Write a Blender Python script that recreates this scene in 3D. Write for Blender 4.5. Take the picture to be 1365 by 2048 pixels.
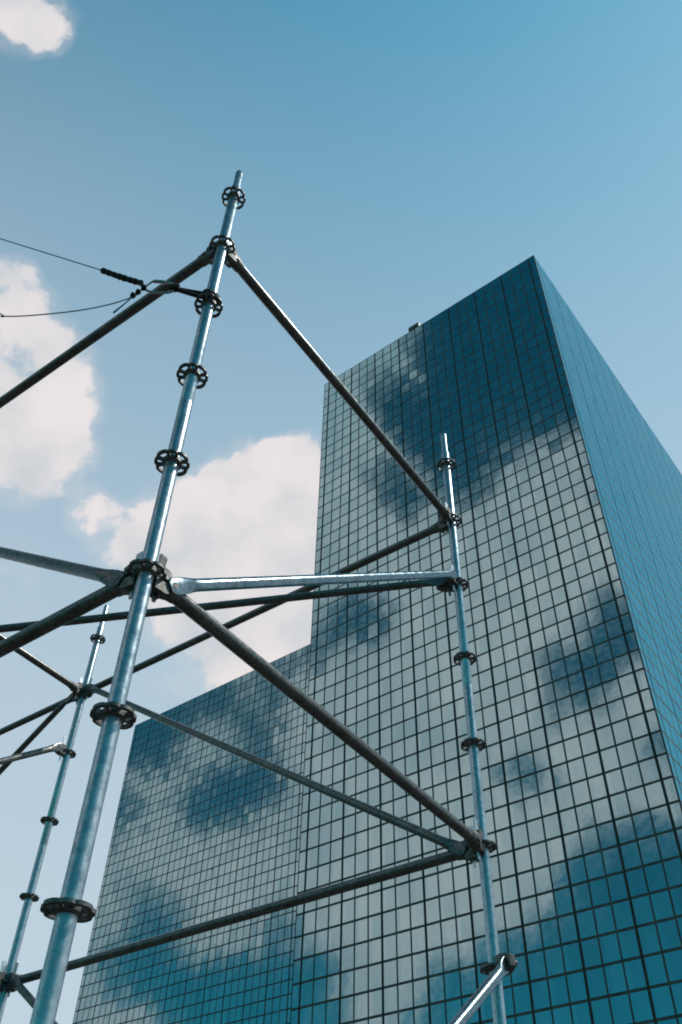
import bpy, bmesh, math, random
from mathutils import Vector, Matrix
import numpy as np

# ------------------------------------------------------------------ reset
for o in list(bpy.data.objects):
    bpy.data.objects.remove(o, do_unlink=True)
scene = bpy.context.scene
col = scene.collection
random.seed(7)
rng = np.random.default_rng(11)
V = Vector

# ------------------------------------------------------------------ camera
EYE = 1.55
CR = np.array([[0.99960848, -0.02003094, 0.01953558],
               [-0.02797995, -0.7156231, 0.697926],
               [0.0, 0.69819936, 0.71590339]])          # right, up, forward
FPX = 1810.65                                            # focal length in 2048-high pixels
cam_data = bpy.data.cameras.new('camera')
cam_data.sensor_fit = 'VERTICAL'
cam_data.sensor_height = 36.0
cam_data.lens = FPX / 2048 * 36.0
cam_data.clip_start = 0.05
cam_data.clip_end = 20000
cam = bpy.data.objects.new('camera', cam_data)
m = Matrix(((CR[0][0], CR[1][0], -CR[2][0], 0), (CR[0][1], CR[1][1], -CR[2][1], 0),
            (CR[0][2], CR[1][2], -CR[2][2], EYE), (0, 0, 0, 1)))
cam.matrix_world = m
col.objects.link(cam)
scene.camera = cam

def view_dir(px, py):
    v = CR.T @ np.array([(px - 682.5) / FPX, -(py - 1024) / FPX, 1.0])
    return v / np.linalg.norm(v)

def to_pixel(P):
    q = (np.asarray(P) - np.array([0, 0, EYE])) @ CR.T
    return np.stack([682.5 + FPX * q[..., 0] / q[..., 2], 1024 - FPX * q[..., 1] / q[..., 2]], -1), q[..., 2]

TH = -0.6752                                             # heading of the glass facades
W_DIR = np.array([math.cos(TH), math.sin(TH), 0])        # rightwards along the front facades
N_OUT = np.array([math.sin(TH), -math.cos(TH), 0])       # outward from the front facades

# ------------------------------------------------------------------ sun
SUN_AZ = math.radians(6)      # from +X towards +Y
SUN_EL = math.radians(54)
sd = V((math.cos(SUN_EL) * math.cos(SUN_AZ), math.cos(SUN_EL) * math.sin(SUN_AZ), math.sin(SUN_EL)))
sun_data = bpy.data.lights.new('sun', 'SUN')
sun_data.energy = 3.0
sun_data.angle = math.radians(0.5)
sun_data.color = (1.0, 0.95, 0.88)
sun = bpy.data.objects.new('sun', sun_data)
sun.rotation_euler = (-sd).to_track_quat('-Z', 'Y').to_euler()
sun.location = (30, 10, 60)
col.objects.link(sun)

# ------------------------------------------------------------------ sky with broken cumulus
world = bpy.data.worlds.new('World')
scene.world = world
world.use_nodes = True
nt = world.node_tree
nt.nodes.clear()
N, L = nt.nodes, nt.links

def node(tree, kind, **kw):
    n = tree.nodes.new(kind)
    for k, v in kw.items():
        setattr(n, k, v)
    return n

def math_node(tree, op, a, b=None, c=None, clamp=False):
    n = tree.nodes.new('ShaderNodeMath')
    n.operation = op
    n.use_clamp = clamp
    for i, v in enumerate((a, b, c)):
        if v is None:
            continue
        if hasattr(v, 'links'):
            tree.links.new(v, n.inputs[i])
        else:
            n.inputs[i].default_value = v
    return n.outputs[0]

def mix_rgb(tree, fac, a, b, blend='MIX'):
    n = tree.nodes.new('ShaderNodeMix')
    n.data_type = 'RGBA'
    n.blend_type = blend
    for s, v in ((n.inputs['Factor'], fac), (n.inputs['A'], a), (n.inputs['B'], b)):
        pass
    for idx, v in ((0, fac), (6, a), (7, b)):
        if hasattr(v, 'links'):
            tree.links.new(v, n.inputs[idx])
        elif isinstance(v, (int, float)):
            n.inputs[idx].default_value = v
        else:
            n.inputs[idx].default_value = (*v, 1)
    return n.outputs[2]

def smooth(tree, v, a, b, lo=0.0, hi=1.0):
    n = tree.nodes.new('ShaderNodeMapRange')
    n.interpolation_type = 'SMOOTHSTEP'
    tree.links.new(v, n.inputs['Value'])
    n.inputs['From Min'].default_value = a
    n.inputs['From Max'].default_value = b
    n.inputs['To Min'].default_value = lo
    n.inputs['To Max'].default_value = hi
    return n.outputs['Result']

SKY_STRENGTH = 0.1
tc = N.new('ShaderNodeTexCoord')
dirv = tc.outputs['Generated']
sky = N.new('ShaderNodeTexSky')
sky.sky_type = 'NISHITA'
sky.sun_disc = False
sky.sun_elevation = SUN_EL
sky.sun_rotation = math.pi / 2 - SUN_AZ
sky.air_density = 1.0
sky.dust_density = 0.15
sky.ozone_density = 1.2
sep = N.new('ShaderNodeSeparateXYZ')
L.new(dirv, sep.inputs[0])
# humid air whitens the sky towards the horizon
e1 = math_node(nt, 'MULTIPLY', math_node(nt, 'SUBTRACT', 1.00, sep.outputs[2], clamp=True), -3.4)
hz = math_node(nt, 'SUBTRACT', 1.0, math_node(nt, 'EXPONENT', e1))
# forward scattering: the haze is thick on the sunward half of the sky, thin opposite
fs = node(nt, 'ShaderNodeVectorMath', operation='DOT_PRODUCT')
L.new(dirv, fs.inputs[0])
fs.inputs[1].default_value = (0.45, 0.89, 0.0)
sunward = smooth(nt, fs.outputs['Value'], -0.45, 0.30)
hz = math_node(nt, 'MULTIPLY', hz, math_node(nt, 'MULTIPLY_ADD', sunward, 0.96, 0.04))
tint = mix_rgb(nt, 1.0, sky.outputs[0], mix_rgb(nt, sunward, (0.03, 0.86, 0.78), (0.54, 1.77, 1.54)), 'MULTIPLY')
skycol = mix_rgb(nt, hz, tint, (5.55, 6.55, 7.4))

# cloud field: noise on the cloud layer, gathered into the cumulus groups of the day
# visible cumulus, (photo x, photo y, radius px, weight)
CLOUDS = [(45, 25, 80, 0.50), (75, 70, 50, .3), (480, 1330, 130, .30), (745, 50, 70, -.6), (360, 1280, 110, .25),
          (20, 590, 80, .6), (110, 650, 60, .35), (60, 740, 120, .6), (150, 790, 65, .4), (40, 880, 110, .6),
          (120, 900, 80, .4), (20, 960, 60, .3), (20, 1160, 80, .25),
          (590, 930, 75, .7), (500, 960, 85, .6), (560, 1050, 150, .7), (420, 1030, 100, .6), (330, 1060, 100, .55),
          (250, 1080, 80, .5), (180, 1020, 55, .5), (440, 1150, 170, .6), (600, 1180, 130, .6), (540, 1270, 120, .5),
          (330, 1190, 90, .3), (250, 1130, 50, .3)]
# clouds and gaps that the front facades mirror, same columns, located by the facade point that shows them
MIRRORED = [(1150, 1250, 520, .38), (820, 1350, 480, .36), (520, 1750, 480, .38), (1000, 1750, 420, .30), (250, 1850, 300, .30),
            (1060, 960, 110, .5), (1000, 1080, 160, .45), (830, 1450, 180, .35), (1180, 1500, 120, .4), (1000, 1250, 150, .3),
            (560, 1720, 130, .4), (380, 1700, 120, .3), (300, 1560, 60, .3), (1080, 1750, 130, .4), (760, 1900, 120, .2), (230, 2020, 70, .4), (450, 1440, 110, .45), (580, 1340, 80, .4), (340, 1550, 70, .5), (600, 1480, 80, .45),
            (680, 900, 150, .5), (720, 1080, 150, .4), (800, 690, 65, .9), (860, 750, 45, .4), (690, 790, 90, .6), (750, 720, 90, .7), (850, 700, 45, .5), (680, 770, 70, .4), (1090, 900, 80, .6), (1000, 970, 90, .6), (730, 880, 80, .3),
            (1010, 740, 165, -1.9), (1060, 600, 150, -1.2), (930, 850, 95, -1.7), (925, 940, 60, -1.5), (1030, 820, 70, -.9), (900, 640, 55, -.6), (1080, 750, 70, -.9),
            (765, 765, 45, -.6), (815, 825, 60, -.75), (785, 950, 50, -.7), (825, 1000, 42, -.65), (880, 890, 50, -.5),
            (740, 1240, 55, -.7), (690, 1275, 50, -.8), (640, 1320, 50, -.7),
            (1240, 1280, 60, -.65), (1180, 1350, 60, -.8), (1115, 1320, 50, -.5), (1050, 1550, 55, -.8), (1210, 1430, 35, -.4), (1100, 1400, 50, -.5), (1330, 1480, 40, -.5),
            (1300, 1880, 170, -1.6), (1180, 1960, 130, -1.4), (1340, 1740, 70, -.9), (1060, 2020, 110, -1.3), (920, 2020, 70, -1.0), (1230, 1800, 60, -.6),
            (640, 1960, 50, -.6), (620, 2040, 60, -.8),
            (440, 1590, 75, -1.1), (515, 1565, 60, -.9), (360, 1610, 45, -.5), (510, 1480, 50, -.55), (285, 1480, 65, -.9), (340, 1440, 50, -.5),
            (560, 1350, 50, -.7), (440, 1400, 70, -.5), (540, 1420, 50, -.4), (240, 1620, 50, -.6),
            (450, 2020, 100, -1.3), (360, 1970, 60, -.9), (260, 1940, 60, -.7), (540, 1990, 60, -.7), (560, 1860, 45, -.5), (330, 1820, 60, -.5)]
blobs = [(view_dir(x, y), r, w) for x, y, r, w in CLOUDS]
for x, y, r, w in MIRRORED:
    v = view_dir(x, y)
    v = v - 2 * (v @ N_OUT) * N_OUT
    blobs.append((v, r, w))

# billowy displacement of the direction so that outlines curl
wn = node(nt, 'ShaderNodeTexNoise')
wn.inputs['Scale'].default_value = 9.0
wn.inputs['Detail'].default_value = 5.0
wn.inputs['Roughness'].default_value = 0.55
L.new(dirv, wn.inputs['Vector'])
w1 = node(nt, 'ShaderNodeVectorMath', operation='SUBTRACT')
L.new(wn.outputs['Color'], w1.inputs[0])
w1.inputs[1].default_value = (0.5, 0.5, 0.5)
w2 = node(nt, 'ShaderNodeVectorMath', operation='MULTIPLY_ADD')
L.new(w1.outputs[0], w2.inputs[0])
w2.inputs[1].default_value = (0.055, 0.055, 0.055)
L.new(dirv, w2.inputs[2])
w3 = node(nt, 'ShaderNodeVectorMath', operation='NORMALIZE')
L.new(w2.outputs[0], w3.inputs[0])
wdir = w3.outputs[0]

accs = [None, None]
for d, r, w in blobs:
    dn = node(nt, 'ShaderNodeVectorMath', operation='DOT_PRODUCT')
    L.new(wdir, dn.inputs[0])
    dn.inputs[1].default_value = tuple(float(c) for c in d)
    s = smooth(nt, dn.outputs['Value'], math.cos(r * 1.25 / FPX), 1.0, 0.0, w)
    k = 0 if w > 0 else 1
    accs[k] = s if accs[k] is None else math_node(nt, 'ADD', accs[k], s)
fn = node(nt, 'ShaderNodeTexNoise')
fn.inputs['Scale'].default_value = 15.0
fn.inputs['Detail'].default_value = 12.0
fn.inputs['Roughness'].default_value = 0.6
L.new(wdir, fn.inputs['Vector'])
field = math_node(nt, 'MULTIPLY_ADD', fn.outputs['Fac'], 1.75, -1.31)
field = math_node(nt, 'ADD', field, math_node(nt, 'MINIMUM', accs[0], 0.85))
field = math_node(nt, 'ADD', field, accs[1])
dens = smooth(nt, field, -0.13, 0.21)
veil = smooth(nt, field, -0.42, 0.12, 0.0, 0.30)
veil = math_node(nt, 'MULTIPLY', veil, math_node(nt, 'MULTIPLY', accs[0], 4.0, clamp=True))
dens = math_node(nt, 'MAXIMUM', dens, veil)
# body shading of the clouds: brighter crowns, greyer thick parts
cn = node(nt, 'ShaderNodeTexNoise')
cn.inputs['Scale'].default_value = 10.0
cn.inputs['Detail'].default_value = 6.0
L.new(wdir, cn.inputs['Vector'])
shade = smooth(nt, cn.outputs['Fac'], 0.26, 0.62)
cloudcol = mix_rgb(nt, shade, (5.9, 6.3, 6.7), (8.2, 7.7, 7.75))
final = mix_rgb(nt, dens, skycol, cloudcol)
bg = N.new('ShaderNodeBackground')
bg.inputs['Strength'].default_value = SKY_STRENGTH
L.new(final, bg.inputs['Color'])
wo = N.new('ShaderNodeOutputWorld')
L.new(bg.outputs[0], wo.inputs['Surface'])

scene.view_settings.view_transform = 'Standard'
scene.view_settings.look = 'None'
scene.view_settings.exposure = 0.0
scene.view_settings.gamma = 1.0
scene.view_settings.use_curve_mapping = False

# ------------------------------------------------------------------ materials
def new_mat(name):
    mt = bpy.data.materials.new(name)
    mt.use_nodes = True
    return mt, mt.node_tree, mt.node_tree.nodes['Principled BSDF']

def noise(t, vec, scale, detail=4, rough=.55):
    n = t.nodes.new('ShaderNodeTexNoise')
    n.inputs['Scale'].default_value = scale
    n.inputs['Detail'].default_value = detail
    n.inputs['Roughness'].default_value = rough
    if vec is not None:
        t.links.new(vec, n.inputs['Vector'])
    return n.outputs['Fac']

def bump(t, b, h, strength, dist):
    n = t.nodes.new('ShaderNodeBump')
    n.inputs['Strength'].default_value = strength
    n.inputs['Distance'].default_value = dist
    t.links.new(h, n.inputs['Height'])
    t.links.new(n.outputs[0], b.inputs['Normal'])

def metal(name, lo, hi, r0, r1, metallic, stain=(0.10, 0.085, 0.07), stain_amt=.5):
    mt, t, b = new_mat(name)
    g = t.nodes.new('ShaderNodeNewGeometry').outputs['Position']
    sp = t.nodes.new('ShaderNodeTexVoronoi')
    sp.inputs['Scale'].default_value = 90
    t.links.new(g, sp.inputs['Vector'])
    sv = t.nodes.new('ShaderNodeSeparateColor')
    t.links.new(sp.outputs['Color'], sv.inputs[0])
    n1 = noise(t, g, 14, 6)
    mixv = math_node(t, 'MULTIPLY_ADD', sv.outputs[0], 0.35, math_node(t, 'MULTIPLY', n1, 0.75))
    c = mix_rgb(t, smooth(t, mixv, .2, .85), lo, hi)
    st = smooth(t, noise(t, g, 5.5, 8, .7), .56, .72, 0, stain_amt)
    c = mix_rgb(t, st, c, stain)
    t.links.new(c, b.inputs['Base Color'])
    t.links.new(smooth(t, noise(t, g, 30, 5), .3, .7, r0, r1), b.inputs['Roughness'])
    b.inputs['Metallic'].default_value = metallic
    b.inputs['Specular IOR Level'].default_value = .25
    b.inputs['Specular Tint'].default_value = (.55, .62, .66, 1)
    bump(t, b, noise(t, g, 60, 6, .65), .25, .002)
    return mt

GALV = metal('galvanised_steel', (.27, .345, .385), (.46, .53, .56), .26, .42, .85)
BRACE = metal('bright_brace_steel', (.13, .18, .20), (.25, .31, .33), .16, .28, .95)
SHADED = metal('shaded_galvanised_steel', (.080, .078, .072), (.175, .178, .172), .20, .34, .45)  # darker galvanised copy: underside shade of ledgers and braces put into the colour
CAST = metal('cast_steel', (.095, .095, .088), (.19, .19, .182), .42, .62, .6, stain=(.07, .045, .03), stain_amt=.7)
WEDGE = metal('zinc_wedge', (.42, .48, .50), (.62, .66, .68), .3, .45, .85)

def simple(name, c, rough, metallic=0.0, var=.3, scale=40, bs=.4, bd=.002):
    mt, t, b = new_mat(name)
    g = t.nodes.new('ShaderNodeNewGeometry').outputs['Position']
    n1 = noise(t, g, scale, 6, .6)
    dk = tuple(x * (1 - var) for x in c)
    lt = tuple(min(1, x * (1 + var)) for x in c)
    t.links.new(mix_rgb(t, smooth(t, n1, .3, .7), dk, lt), b.inputs['Base Color'])
    b.inputs['Roughness'].default_value = rough
    b.inputs['Metallic'].default_value = metallic
    bump(t, b, n1, bs, bd)
    return mt

WEBBING = simple('black_webbing', (.018, .018, .017), .85, scale=300, bs=.8)
CORD = simple('teal_cord', (.04, .14, .19), .7, scale=400)
STEELRING = simple('steel_karabiner', (.35, .38, .39), .3, .9, scale=60)
RUBBER = simple('dark_sleeve', (.022, .02, .018), .8, scale=90, bs=1.0, bd=.004)
JOINT = simple('joint_mortar', (.082, .082, .074), .85, scale=1.2, var=.35, bs=.2, bd=.01)
GROOVE = simple('deep_joint', (.040, .040, .036), .9, scale=1.2, var=.3, bs=.2, bd=.01)
ROOF = simple('roof_membrane', (.20, .20, .19), .9, scale=.6, var=.2, bs=.2, bd=.02)
UNIT = simple('rooftop_unit_paint', (.16, .17, .16), .6, scale=3, var=.2)
ASPHALT = simple('asphalt_ground', (.045, .041, .035), .9, scale=2.5, var=.35, bs=.5, bd=.01)

# mirror-coated facade panel: each cell of the grid differs a little in coating and flatness
def panel_mat():
    mt, t, b = new_mat('mirror_glass_panel')
    g = t.nodes.new('ShaderNodeNewGeometry').outputs['Position']
    cells = []
    for vec, step in ((tuple(W_DIR), 1.0), (tuple(N_OUT), 1.0), ((0, 0, 1), 1.3652)):
        dn = t.nodes.new('ShaderNodeVectorMath')
        dn.operation = 'DOT_PRODUCT'
        t.links.new(g, dn.inputs[0])
        dn.inputs[1].default_value = tuple(float(c) / step for c in vec)
        cells.append(math_node(t, 'FLOOR', dn.outputs['Value']))
    cv = t.nodes.new('ShaderNodeCombineXYZ')
    for i, c in enumerate(cells):
        t.links.new(c, cv.inputs[i])
    wnz = t.nodes.new('ShaderNodeTexWhiteNoise')
    t.links.new(cv.outputs[0], wnz.inputs['Vector'])
    c = mix_rgb(t, wnz.outputs['Value'], (.255, .39, .415), (.33, .455, .475))
    dirt = smooth(t, noise(t, g, .35, 7, .65), .5, .75, 0, .35)
    c = mix_rgb(t, dirt, c, (.27, .37, .38))
    t.links.new(c, b.inputs['Base Color'])
    b.inputs['Metallic'].default_value = 1.0
    b.inputs['Specular Tint'].default_value = (.32, .72, .84, 1)
    t.links.new(smooth(t, noise(t, g, 3.0, 5, .6), .3, .7, .055, .10), b.inputs['Roughness'])
    bump(t, b, noise(t, g, .9, 2, .5), .25, .012)
    return mt
PANEL = panel_mat()

# ------------------------------------------------------------------ helpers
def tag(o, label=None, cat=None, group=None, kind=None):
    for k, v in (('label', label), ('category', cat), ('group', group), ('kind', kind)):
        if v:
            o[k] = v
    return o

def empty(name, loc):
    o = bpy.data.objects.new(name, None)
    o.location = loc
    o.empty_display_size = .3
    col.objects.link(o)
    return o

def link(name, me, parent=None, mat=None, M=None):
    o = bpy.data.objects.new(name, me)
    if mat is not None and not me.materials:
        me.materials.append(mat)
    o.parent = parent
    if M is not None:
        o.matrix_basis = M
    col.objects.link(o)
    return o

def bm_mesh(bm, name, smooth_angle=40):
    me = bpy.data.meshes.new(name)
    bmesh.ops.recalc_face_normals(bm, faces=bm.faces)
    bm.to_mesh(me)
    bm.free()
    for p in me.polygons:
        p.use_smooth = True
    me.set_sharp_from_angle(angle=math.radians(smooth_angle))
    return me

def box(bm, x0, x1, y0, y1, z0, z1):
    vs = [bm.verts.new((x, y, z)) for z in (z0, z1) for y in (y0, y1) for x in (x0, x1)]
    for f in ((0, 1, 3, 2), (4, 5, 7, 6), (0, 1, 5, 4), (2, 3, 7, 6), (0, 2, 6, 4), (1, 3, 7, 5)):
        bm.faces.new([vs[i] for i in f])

def loft(bm, rings, caps=True):
    R = [[bm.verts.new(p) for p in r] for r in rings]
    n = len(R[0])
    for a, b in zip(R, R[1:]):
        for i in range(n):
            bm.faces.new((a[i], a[(i + 1) % n], b[(i + 1) % n], b[i]))
    if caps:
        bm.faces.new(R[0])
        bm.faces.new(R[-1])

def lathe(bm, prof, n=28):
    loft(bm, [[(r * math.cos(2 * math.pi * k / n), r * math.sin(2 * math.pi * k / n), z) for k in range(n)] for r, z in prof])

def sweep(bm, pts, rad, n=8, flat=1.0):
    pts = [V(p) for p in pts]
    rings = []
    ref = V((0, 0, 1))
    for i, p in enumerate(pts):
        t = (pts[min(i + 1, len(pts) - 1)] - pts[max(i - 1, 0)]).normalized()
        a = t.cross(ref)
        if a.length < 1e-3:
            a = t.cross(V((1, 0, 0)))
        a.normalize()
        b = t.cross(a)
        r = rad[i] if isinstance(rad, (list, tuple)) else rad
        rings.append([p + a * math.cos(2 * math.pi * k / n) * r + b * math.sin(2 * math.pi * k / n) * r * flat for k in range(n)])
    loft(bm, rings)

def catmull(pts, k=8):
    pts = [V(p) for p in pts]
    P = [2 * pts[0] - pts[1]] + pts + [2 * pts[-1] - pts[-2]]
    out = []
    for i in range(1, len(P) - 2):
        for j in range(k):
            t = j / k
            out.append(.5 * ((2 * P[i]) + (P[i + 1] - P[i - 1]) * t + (2 * P[i - 1] - 5 * P[i] + 4 * P[i + 1] - P[i + 2]) * t * t
                             + (3 * P[i] - P[i - 1] - 3 * P[i + 1] + P[i + 2]) * t ** 3))
    out.append(pts[-1])
    return out

# ------------------------------------------------------------------ ground
bm = bmesh.new()
S = 4000
vs = [bm.verts.new(p) for p in ((-S, -S, 0), (S, -S, 0), (S, S, 0), (-S, S, 0))]
bm.faces.new(vs)
g = link('ground', bm_mesh(bm, 'ground'), mat=ASPHALT)
tag(g, kind='structure')

# ------------------------------------------------------------------ glass towers
ROW = 1.3652
EDGE = 0.60
JV, JT, JH = 0.092, 0.150, 0.120        # thin joint, bay joint, horizontal joint

def panel_mesh(w, h):
    """a facade panel: x right, y outward, z up, back at y=0, slightly eased front edge"""
    bm = bmesh.new()
    e, t = .012, .05
    loft(bm, [[(-w / 2, 0, -h / 2), (w / 2, 0, -h / 2), (w / 2, 0, h / 2), (-w / 2, 0, h / 2)],
              [(-w / 2, t - e, -h / 2), (w / 2, t - e, -h / 2), (w / 2, t - e, h / 2), (-w / 2, t - e, h / 2)],
              [(-w / 2 + e, t, -h / 2 + e), (w / 2 - e, t, -h / 2 + e), (w / 2 - e, t, h / 2 - e), (-w / 2 + e, t, h / 2 - e)]])
    return bm_mesh(bm, 'facade_panel', 20)

def build_tower(name, label, corner, wid, dep, rows, seed, extra=None):
    """corner: plan position of the front-left T joint line; wid, dep in panels (multiples of 3)"""
    r = np.random.default_rng(seed)
    H = rows * ROW
    base = V((corner[0], corner[1], 0))
    root = empty(name, base)
    tag(root, label, 'building')
    wv, nv = W_DIR, N_OUT
    # faces: origin T line (plan, relative to corner), direction, outward, panel count
    c = np.zeros(3)
    fr = wv * wid + wv * EDGE - nv * EDGE          # right-face first T line
    faces = [(c, wv, nv, wid), (fr, -nv, wv, dep),
             (fr - wv * EDGE - nv * dep - nv * EDGE, -wv, -nv, wid),
             (-wv * EDGE - nv * EDGE - nv * dep, nv, -wv, dep)]
    full, fullT, half = {}, {}, {}
    lay = []       # (centre, right, out, width, mesh key)
    for fi, (o, d, n, cnt) in enumerate(faces):
        for k in range(-1, cnt + 1):
            if k == -1:
                x0, x1 = -EDGE + .012, -JT / 2
            elif k == cnt:
                x0, x1 = cnt + JT / 2, cnt + EDGE - .012
            else:
                x0 = k + (JT / 2 if k % 3 == 0 else JV / 2)
                x1 = k + 1 - (JT / 2 if k % 3 == 2 else JV / 2)
            for j in range(rows):
                z = H - (j + .5) * ROW
                h = ROW - JH
                lay.append((o + d * (x0 + x1) / 2 + np.array([0, 0, z]), d, n, round(x1 - x0, 4), round(h, 4), fi))
    pos = np.array([p[0] for p in lay]) + np.array([*base])
    nn = np.array([p[2] for p in lay])
    pix, dep_ = to_pixel(pos)
    area = np.array([p[3] * p[4] for p in lay]) * np.abs(((pos - [0, 0, EYE]) * nn).sum(1)) / np.maximum(dep_, 1) ** 3
    vis = (((pos - [0, 0, EYE]) * nn).sum(1) < 0) & (dep_ > 0) & (pix[:, 0] > -5) & (pix[:, 0] < 1370) & (pix[:, 1] > 0) & (pix[:, 1] < 2052)
    if extra is not None:
        vis &= extra(pix)
    order = np.argsort(-np.where(vis, area, 0))
    big = set(order[:300].tolist())
    meshes = {}
    bigv, bigf = [], []
    for i, (p, d, n, w, h, fi) in enumerate(lay):
        key = (w, h)
        if key not in meshes:
            meshes[key] = panel_mesh(w, h)
            meshes[key].materials.append(PANEL)
        me = meshes[key]
        tx, tz = r.normal(0, .0030), r.normal(0, .0030)
        R3 = Matrix(((d[0], n[0], 0), (d[1], n[1], 0), (0, 0, 1))) @ Matrix.Rotation(tx, 3, 'X') @ Matrix.Rotation(tz, 3, 'Z')
        q = V(p) + V(n) * (.008 + abs(r.normal(0, .004)))
        if i in big:
            link('facade_panel', me, root, M=Matrix.Translation(q) @ R3.to_4x4())
        else:
            A = np.array(R3)
            vv = np.array([v.co for v in me.vertices]) @ A.T + np.array(q)
            b0 = len(bigv) and sum(len(x) for x in bigv)
            bigv.append(vv)
            bigf += [tuple(b0 + k for k in f.vertices) for f in me.polygons]
            # running offset
    return root, faces, H, bigv, bigf

def finish_tower(root, faces, H, bigv, bigf, wid, dep):
    wv, nv = W_DIR, N_OUT
    me = bpy.data.meshes.new('facade_panels')
    me.from_pydata(np.concatenate(bigv).tolist(), [], bigf)
    me.materials.append(PANEL)
    o = link('facade_panels', me, root)
    o['kind'] = 'stuff'
    # backing slabs, one bay each, with the deep bay joints between them
    for fi, (o0, d, n, cnt) in enumerate(faces):
        bm = bmesh.new()
        segs = [(-EDGE + .01, -JT / 2 + .02)] + [(k + JT / 2 - .02, k + 3 - JT / 2 + .02) for k in range(0, cnt, 3)] + [(cnt + JT / 2 - .02, cnt + EDGE - .01)]
        Mx = Matrix(((d[0], n[0], 0, o0[0]), (d[1], n[1], 0, o0[1]), (0, 0, 1, 0), (0, 0, 0, 1)))
        for a, b in segs:
            box(bm, a, b, -.10, .053, 0.002 + fi * .001, H - .004 - fi * .001)
        link('backing_wall', bm_mesh(bm, 'backing_wall', 20), root, JOINT, Mx)
        bm = bmesh.new()
        for (a0, a1), (b0, b1) in zip(segs, segs[1:]):
            box(bm, a1 + .001, b0 - .001, -.09, .038, .004, H - .009)
        link('bay_joint', bm_mesh(bm, 'bay_joint', 20), root, GROOVE, Mx)
    bm = bmesh.new()
    pts = [-EDGE * wv * .97 - nv * .02, wv * (wid + EDGE * .97) - nv * .02,
           wv * (wid + EDGE * .97) - nv * (dep + 2 * EDGE * .99), -wv * EDGE * .97 - nv * (dep + 2 * EDGE * .99)]
    loft(bm, [[(p[0], p[1], z) for p in pts] for z in (.01, H - .06)])
    link('core', bm_mesh(bm, 'core', 20), root, GROOVE)
    # corner trims
    for cu, cd in ((-EDGE, 0), (wid + EDGE, 0), (wid + EDGE, dep + 2 * EDGE), (-EDGE, dep + 2 * EDGE)):
        bm = bmesh.new()
        box(bm, -.056, .056, -.056, .056, .003, H - .05)
        c = wv * cu - nv * cd
        link('corner_trim', bm_mesh(bm, 'corner_trim', 20), root, GROOVE, Matrix.Translation(V(c)) @ Matrix.Rotation(TH, 4, 'Z'))
    # coping and roof
    bm = bmesh.new()
    q = [-EDGE * wv + nv * .045, wv * (wid + EDGE) + nv * .045, wv * (wid + EDGE) - nv * (dep + 2 * EDGE), -wv * EDGE - nv * (dep + 2 * EDGE)]
    q[0] = q[0] - wv * .045; q[1] = q[1] + wv * .045; q[2] = q[2] + wv * .045 - nv * .045; q[3] = q[3] - wv * .045 - nv * .045
    loft(bm, [[(p[0], p[1], z) for p in q] for z in (H - .045, H + .05)])
    link('roof', bm_mesh(bm, 'roof', 20), root, ROOF)

near_c = np.array([17.144, 42.683]) - W_DIR[:2] * 24
parts = build_tower('glass_tower', 'tall mirrored office tower with gridded panels, nearest, its sharp corner at upper right', near_c, 24, 36, 59, 3)
near = parts[0]
finish_tower(*parts, 24, 36)
far_c = np.array([-29.692, 119.044])
parts = build_tower('glass_wing', 'lower mirrored office block with fine grid behind and left of the tall tower', far_c, 57, 15, 56, 5,
                    extra=lambda px: px[:, 0] < 640)
finish_tower(*parts, 57, 15)

# rooftop maintenance unit peeping over the parapet of the near tower
bm = bmesh.new()
uc = 24 * .43
loft(bm, [[(-.62, -.5, 0), (.62, -.5, 0), (.62, .5, 0), (-.62, .5, 0)],
          [(-.62, -.5, .75), (.62, -.5, .75), (.62, .5, .75), (-.62, .5, .75)],
          [(-.42, -.35, .98), (.42, -.35, .98), (.42, .35, .98), (-.42, .35, .98)]])
ur = empty('rooftop_unit', V((near_c[0], near_c[1], 59 * ROW + .052)) + V(W_DIR) * 10.9 - V(N_OUT) * .42)
ur.rotation_euler = (0, 0, TH)
tag(ur, 'small grey box on the roof edge of the tall mirrored tower', 'roof unit')
link('housing', bm_mesh(bm, 'housing', 20), ur, UNIT)
bm = bmesh.new()
for x in (-.45, -.15, .15, .45):
    box(bm, x - .1, x + .1, -.52, -.498, .08, .36)
link('louvre', bm_mesh(bm, 'louvre', 20), ur, GROOVE)

# ------------------------------------------------------------------ scaffold
SC = {'P1': (-0.578, 2.039), 'P2': (0.655, 3.761), 'P3': (-1.859, 5.650), 'P4': (-3.092, 3.928), 'P5': (-4.373, 7.539)}
Z0 = 4.306 + EYE
TUBE = .02415
def lev(p, l, dz=0.0):
    return V((*SC[p], Z0 - .5 * l + dz))

scaf = empty('scaffold_tower', (SC['P1'][0], SC['P1'][1], 0))
tag(scaf, 'galvanised tube scaffold with round rosette couplers in front of the mirrored towers', 'scaffold')
base = V(scaf.location)

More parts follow.
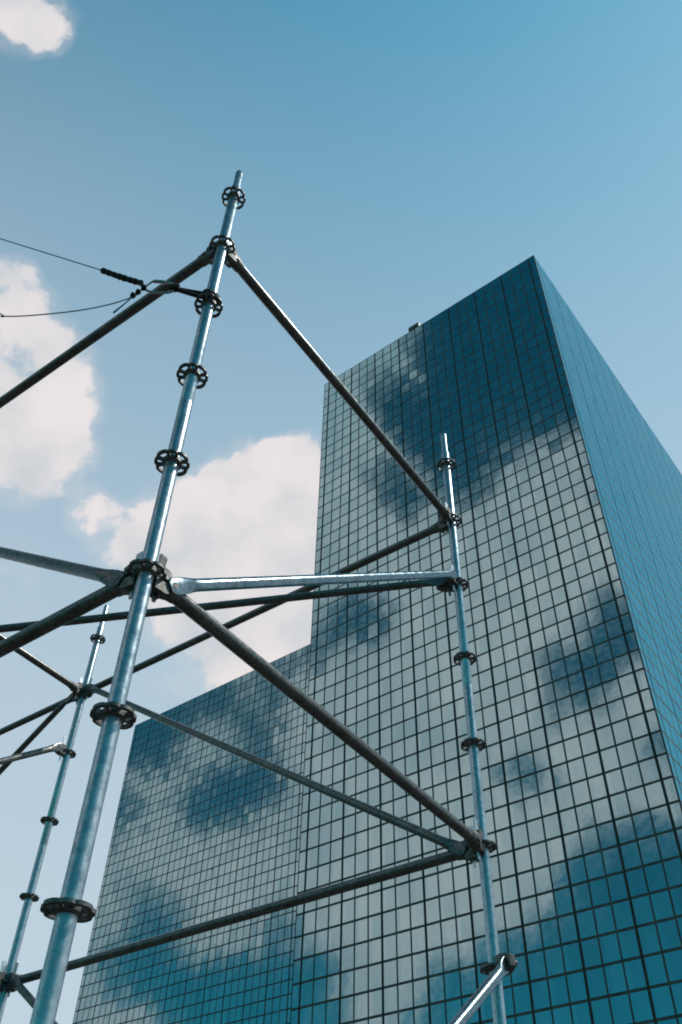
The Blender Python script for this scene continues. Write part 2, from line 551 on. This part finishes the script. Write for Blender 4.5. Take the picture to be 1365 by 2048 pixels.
# rosette: scalloped ring, eight spokes, hub
def rosette_mesh():
    bm = bmesh.new()
    n = 144
    t = .0062
    def rad(a):
        k = (math.degrees(a) % 90)
        big = abs(k) if k < 45 else 90 - k            # 0 at centre of large hole
        if big < 27:
            return .0615 - .006 * (big / 27) ** 3
        s = (45 - big) / 18
        return .0600 - .0045 * s ** 3
    def spoke(a):
        k = (math.degrees(a) % 90)
        big = k if k < 45 else 90 - k
        return abs(big - 26.5) < 5.6
    bands = []
    for i in range(n):
        a = 2 * math.pi * (i) / n
        ro = rad(a)
        bands.append((a, [.0243, .0335, ro - .0105, ro]))
    grid = {}
    def vert(i, j, s):
        k = (i % n, j, s)
        if k not in grid:
            a, rr = bands[i % n]
            r = rr[j]
            zz = t if j not in (0, 3) else t * .75
            if j == 0:
                zz = t * 2.2
            elif j == 1:
                zz = t * 1.2
            grid[k] = bm.verts.new((r * math.cos(a), r * math.sin(a), s * zz))
        return grid[k]
    solid = {}
    for i in range(n):
        am = 2 * math.pi * (i + .5) / n
        for j in range(3):
            solid[(i, j)] = True if j != 1 else spoke(am)
    for (i, j), s in solid.items():
        if not s:
            continue
        for sg in (1, -1):
            bm.faces.new((vert(i, j, sg), vert(i + 1, j, sg), vert(i + 1, j + 1, sg), vert(i, j + 1, sg)))
        # walls
        if j == 0 or not solid[(i, j - 1)]:
            bm.faces.new((vert(i, j, 1), vert(i + 1, j, 1), vert(i + 1, j, -1), vert(i, j, -1)))
        if j == 2 or not solid[(i, j + 1)]:
            bm.faces.new((vert(i, j + 1, 1), vert(i + 1, j + 1, 1), vert(i + 1, j + 1, -1), vert(i, j + 1, -1)))
        for di, ii in ((-1, i), (1, i + 1)):
            nb = ((i + di) % n, j)
            if not solid[nb]:
                bm.faces.new((vert(ii, j, 1), vert(ii, j + 1, 1), vert(ii, j + 1, -1), vert(ii, j, -1)))
    return bm_mesh(bm, 'rosette', 35)
ROSETTE = rosette_mesh()
ROSETTE.materials.append(CAST)

# ledger head: two jaws astride the rosette, neck tapering into the tube (x from standard axis outwards)
def head_mesh():
    bm = bmesh.new()
    def slab(z0, z1, za, zb):
        # plan outline swept in x with varying width / height
        st = [(.0262, .0215, z0, z1), (.040, .0235, z0 * 1.0, z1), (.064, .0255, z0, z1), (.078, .0265, za, zb)]
        loft(bm, [[(x, -w, a), (x, w, a), (x, w, b), (x, -w, b)] for x, w, a, b in st])
    slab(.0075, .046, .004, .040)
    slab(-.046, -.0075, -.040, -.004)
    # neck
    n = 20
    rings = []
    for x, ry, rz, sq in ((.064, .0262, .043, .35), (.080, .0275, .038, .55), (.098, .0285, .0305, .9), (.128, .0275, .0275, 1), (.131, .0246, .0246, 1)):
        ring = []
        for k in range(n):
            a = 2 * math.pi * k / n
            c, s = math.cos(a), math.sin(a)
            e = .45 + .55 * sq
            ring.append((x, ry * math.copysign(abs(c) ** e, c), rz * math.copysign(abs(s) ** e, s)))
        rings.append(ring)
    loft(bm, rings)
    # bolt boss on the side
    for s in (-1, 1):
        loft(bm, [[(.088 + .009 * math.cos(2 * math.pi * k / 12), y, -.012 + .009 * math.sin(2 * math.pi * k / 12)) for k in range(12)] for y in (s * .020, s * .033)])
    return bm_mesh(bm, 'ledger_head', 35)
HEAD = head_mesh()
HEAD.materials.append(CAST)

def wedge_mesh():
    bm = bmesh.new()
    loft(bm, [[(x0, -.003, z), (x1, -.003, z), (x1, .003, z), (x0, .003, z)] for z, x0, x1 in
              ((-.078, .043, .0535), (-.074, .0415, .055), (.074, .037, .064), (.104, .0355, .0665), (.109, .038, .064))])
    return bm_mesh(bm, 'wedge', 30)
WEDGEM = wedge_mesh()
WEDGEM.materials.append(WEDGE)

def brace_head_mesh():
    bm = bmesh.new()
    for z0, z1 in ((.0075, .036), (-.036, -.0075)):
        loft(bm, [[(x, -w, z0), (x, w, z0), (x, w, z1), (x, -w, z1)] for x, w in ((.0262, .016), (.045, .019), (.068, .020))])
    loft(bm, [[(x, -w, -h), (x, w, -h), (x, w, h), (x, -w, h)] for x, w, h in ((.066, .0195, .034), (.085, .019, .033), (.112, .015, .024), (.118, .012, .020))])
    # rivet through the flattened tube end
    loft(bm, [[(.092 + .011 * math.cos(2 * math.pi * k / 14), y, .011 * math.sin(2 * math.pi * k / 14)) for k in range(14)] for y in (-.026, .036)])
    return bm_mesh(bm, 'brace_head', 35)
BHEAD = brace_head_mesh()
BHEAD.materials.append(CAST)

def frame_x(a, b):
    """matrix: origin a, x to b, z as near up as can be"""
    x = (b - a).normalized()
    z = V((0, 0, 1))
    y = z.cross(x).normalized()
    z = x.cross(y)
    return Matrix(((x.x, y.x, z.x, a.x), (x.y, y.y, z.y, a.y), (x.z, y.z, z.z, a.z), (0, 0, 0, 1)))

# standards
TOPS = {'P1': .29, 'P2': .30, 'P3': .33, 'P4': .33, 'P5': .33}
yaw = math.atan2(SC['P2'][1] - SC['P1'][1], SC['P2'][0] - SC['P1'][0])
NL = 12
for nm, (x, y) in SC.items():
    bm = bmesh.new()
    zt = Z0 + .11
    prof = [(TUBE, .05), (TUBE, Z0 - .5 * 3 - .17), (TUBE * .955, Z0 - .5 * 3 - .172), (TUBE * .955, Z0 - .5 * 3 - .168 + .004), (TUBE * 1.0, Z0 - .5 * 3 - .162),
            (TUBE, zt), (.0188, zt + .012), (.0188, Z0 + TOPS[nm] - .008), (.0165, Z0 + TOPS[nm])]
    n = 32
    loft(bm, [[(r * math.cos(2 * math.pi * k / n), r * math.sin(2 * math.pi * k / n), z) for k in range(n)] for r, z in prof])
    st = link('standard', bm_mesh(bm, 'standard'), scaf, GALV, Matrix.Translation(V((x, y, 0)) - base))
    for l in range(NL):
        link('rosette', ROSETTE, st, M=Matrix.Translation((0, 0, Z0 - .5 * l)) @ Matrix.Rotation(yaw, 4, 'Z'))
    bm = bmesh.new()
    lathe(bm, [(.075, .0), (.075, .006), (.03, .0065), (.019, .008), (.019, .07)], 24)
    link('base_plate', bm_mesh(bm, 'base_plate'), st, CAST)

def ledger(p, q, l):
    a, b = lev(p, l), lev(q, l)
    M0 = frame_x(a, b)
    Ln = (b - a).length
    bm = bmesh.new()
    n = 28
    loft(bm, [[(xx, r * math.cos(2 * math.pi * k / n), r * math.sin(2 * math.pi * k / n)) for k in range(n)]
              for xx, r in ((.115, TUBE), (Ln * .25, TUBE), (Ln * .5, TUBE), (Ln * .75, TUBE), (Ln - .115, TUBE))])
    o = link('ledger', bm_mesh(bm, 'ledger'), scaf, SHADED, Matrix.Translation(-base) @ M0)
    F = Matrix.Translation((Ln, 0, 0)) @ Matrix.Rotation(math.pi, 4, 'Z')
    for Mx in (Matrix.Identity(4), F):
        link('ledger_head', HEAD, o, M=Mx)
        link('wedge', WEDGEM, o, M=Mx)
    return o

for p, q, l in (('P1', 'P2', 1), ('P2', 'P3', 1), ('P3', 'P4', 1), ('P1', 'P4', 1), ('P3', 'P5', 1),
                ('P1', 'P2', 5), ('P2', 'P3', 5), ('P3', 'P4', 5), ('P1', 'P4', 5), ('P3', 'P5', 5),
                ('P1', 'P2', 9), ('P2', 'P3', 9), ('P3', 'P4', 9), ('P1', 'P4', 9)):
    ledger(p, q, l)

def brace(p, lp, q, lq, side=1, dza=0, dzb=0, rad=.0212, mat=None, sb=.030, hb=.092):
    """tube with flattened, riveted ends; side shifts it off the axis of the bay"""
    a0, b0 = lev(p, lp), lev(q, lq)
    h = V((b0.x - a0.x, b0.y - a0.y, 0)).normalized()
    sidev = V((0, 0, 1)).cross(h) * .030 * side
    a = a0 + h * .092 + sidev + V((0, 0, dza))
    b = b0 - h * hb + sidev * (sb / .030) + V((0, 0, dzb))
    M0 = frame_x(a, b)
    Ln = (b - a).length
    bm = bmesh.new()
    n = 28
    rings = []
    def ring(x, s, wide):
        return [(x, rad * s * math.cos(2 * math.pi * k / n), rad * wide * math.sin(2 * math.pi * k / n)) for k in range(n)]
    prof = [(-.022, .20, .75), (-.015, .22, 1.2), (0, .22, 1.36), (.035, .24, 1.38), (.06, .45, 1.28), (.085, .8, 1.1), (.11, 1, 1), (.135, 1, 1), (.16, 1, 1)]
    for x, s, w in prof:
        rings.append(ring(x, s, w))
    for x in (Ln * .35, Ln * .65):
        rings.append(ring(x, 1, 1))
    for x, s, w in reversed(prof):
        rings.append(ring(Ln - x, s, w))
    loft(bm, rings)
    o = link('diagonal_brace', bm_mesh(bm, 'diagonal_brace', 50), scaf, mat or SHADED, Matrix.Translation(-base) @ M0)
    inv = M0.inverted()
    for pp, qq in ((a0, a0 + h), (b0, b0 - h)):
        Mh = frame_x(pp, qq)
        if sb > .05 and (pp - b0).length < 1e-6:
            Mh = frame_x(b0, V((b.x, b.y, b0.z)))
        if (pp - b0).length < 1e-6:
            Mh = Mh @ Matrix.Diagonal((1, -side, 1, 1))
        else:
            Mh = Mh @ Matrix.Diagonal((1, side, 1, 1))
        link('brace_head', BHEAD, o, M=inv @ Mh)
        if not (sb > .05 and (pp - b0).length < 1e-6):
            link('wedge', WEDGEM, o, M=inv @ Mh)
    return o

brace('P1', 5, 'P2', 2, side=-1, mat=BRACE)
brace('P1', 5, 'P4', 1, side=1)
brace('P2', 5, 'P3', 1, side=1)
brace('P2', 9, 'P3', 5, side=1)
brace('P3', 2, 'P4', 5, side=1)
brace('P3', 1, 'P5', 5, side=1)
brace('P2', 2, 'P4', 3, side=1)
brace('P1', 9, 'P2', 6, side=-1, mat=BRACE, sb=.078, hb=.040)

# ------------------------------------------------------------------ sling, karabiner and cords at the top of the near standard
p1 = V((SC['P1'][0], SC['P1'][1], 0))
zs = Z0 - 1.0 + .048
bm = bmesh.new()
# strap wrapped round the standard
loop = []
for k in range(25):
    a = math.radians(-20 + 320 * k / 24 - 150)
    loop.append((p1.x + .031 * math.cos(a), p1.y + .031 * math.sin(a), zs + .010 * math.sin(a * 2)))
sweep(bm, loop, .0145, 10, 1.5)
tip = V((-.735, 1.985, 4.898))
for dz, dy in ((.020, -.016), (-.042, -.036)):
    s0 = V((p1.x - .026, p1.y + dy, zs + dz))
    sweep(bm, catmull([s0 + V((.03, 0, .004)), s0, s0.lerp(tip, .5) + V((0, 0, -.002)), tip], 6), [.0095] * 19, 10, .8)
sweep(bm, [tip + V((.035, 0, 0)), tip + V((.01, 0, 0)), tip + V((-.006, 0, .004))], [.016, .019, .014], 10)
me = bm_mesh(bm, 'webbing_sling', 60)
tag(link('webbing_sling', me, None, WEBBING), 'black webbing sling looped round the nearest standard just above a rosette', 'sling')

# karabiner
kr = empty('karabiner', tip)
tag(kr, 'steel oval karabiner joining the black sling to the cords', 'karabiner')
bm = bmesh.new()
A, B = V((.012, 0, -.002)), V((-.110, .002, .012))
ax = (B - A).normalized()
up = V((0, -.25, 1)).cross(ax).cross(ax).normalized() * -1
pts = []
ctr = (A + B) / 2
hl = (B - A).length / 2
for k in range(41):
    a = math.radians(62) + math.radians(296) * k / 40
    c, s = math.cos(a), math.sin(a)
    e = .62
    pts.append(ctr + ax * hl * math.copysign(abs(c) ** e, c) + up * .031 * math.copysign(abs(s) ** e, s))
sweep(bm, pts, .0052, 10)
link('body', bm_mesh(bm, 'body', 60), kr, STEELRING)
bm = bmesh.new()
gp0, gp1 = pts[0], pts[-1]
sweep(bm, [pts[-1], pts[-1].lerp(pts[0], .5), pts[0]], .0042, 10)
sl0, sl1 = pts[0].lerp(pts[2], .2), pts[0].lerp(pts[5], .9)
sweep(bm, [pts[1], pts[3], pts[5]], .0078, 12)
link('gate', bm_mesh(bm, 'gate', 60), kr, STEELRING)

ring = V((-.845, 1.987, 4.912))
# taut cord up to the left, with its dark sleeve
far = V((-9.0, 1.99, 8.98))
c0, c1 = V((-1.0524, 1.99, 5.0321)), V((-.866, 1.99, 4.936))
root = empty('guy_cord', ring)
tag(root, 'taut thin teal cord with thick dark sleeve, running up to the left', 'cord')
bm = bmesh.new()
sweep(bm, [p - ring for p in (ring, c1, c0, V((-1.566, 1.99, 5.287)), far)], .0024, 8)
link('line', bm_mesh(bm, 'line'), root, CORD)
bm = bmesh.new()
pp, rr = [], []
for k in range(37):
    t = k / 36
    pp.append(c0.lerp(c1, t) - ring + V((0, 0, -.004 * math.sin(t * 3.1))))
    rr.append(.0118 + .0012 * math.sin(k * 1.3) + .0026 * random.random())
sweep(bm, pp, rr, 12)
link('sleeve', bm_mesh(bm, 'sleeve', 60), root, RUBBER)

root = empty('slack_cord', ring)
tag(root, 'slack thin teal cord knotted under the karabiner, sagging off to the left', 'cord')
bm = bmesh.new()
path = catmull([ring, V((-.8673, 1.988, 4.8502)), V((-.8802, 1.99, 4.8299)), V((-.965, 1.99, 4.765)), V((-1.0931, 1.99, 4.708)), V((-1.265, 1.99, 4.665)),
                V((-1.375, 1.99, 4.655)), V((-1.39, 1.99, 4.675)), V((-1.75, 2.02, 4.95)), V((-2.6, 2.3, 5.3))], 6)
sweep(bm, [p - ring for p in path], .0026, 8)
link('line', bm_mesh(bm, 'line'), root, CORD)
bm = bmesh.new()
sweep(bm, [p - ring for p in (V((-.8802, 1.986, 4.8299)), V((-.905, 1.986, 4.765)), V((-.9363, 1.986, 4.6973)))], [.0026, .0028, .0042], 8)
link('loose_end', bm_mesh(bm, 'loose_end'), root, CORD)
for q, r in ((V((-.849, 1.985, 4.893)), .011), (V((-.866, 1.985, 4.858)), .0105), (V((-.883, 1.986, 4.832)), .011)):
    bm = bmesh.new()
    kn = []
    for k in range(40):
        a = k / 40 * 2 * math.pi * 3
        kn.append(q - ring + V((r * .75 * math.cos(a), r * .6 * math.sin(a), (k / 40 - .5) * r * 1.7 + .25 * r * math.sin(2 * a))))
    sweep(bm, kn, .0038, 8)
    link('knot', bm_mesh(bm, 'knot', 60), root, RUBBER)

# ------------------------------------------------------------------ render settings
scene.render.engine = 'CYCLES'
scene.render.resolution_x = 682
scene.render.resolution_y = 1024
scene.cycles.pixel_filter_type = 'BLACKMAN_HARRIS'
scene.cycles.filter_width = 1.9
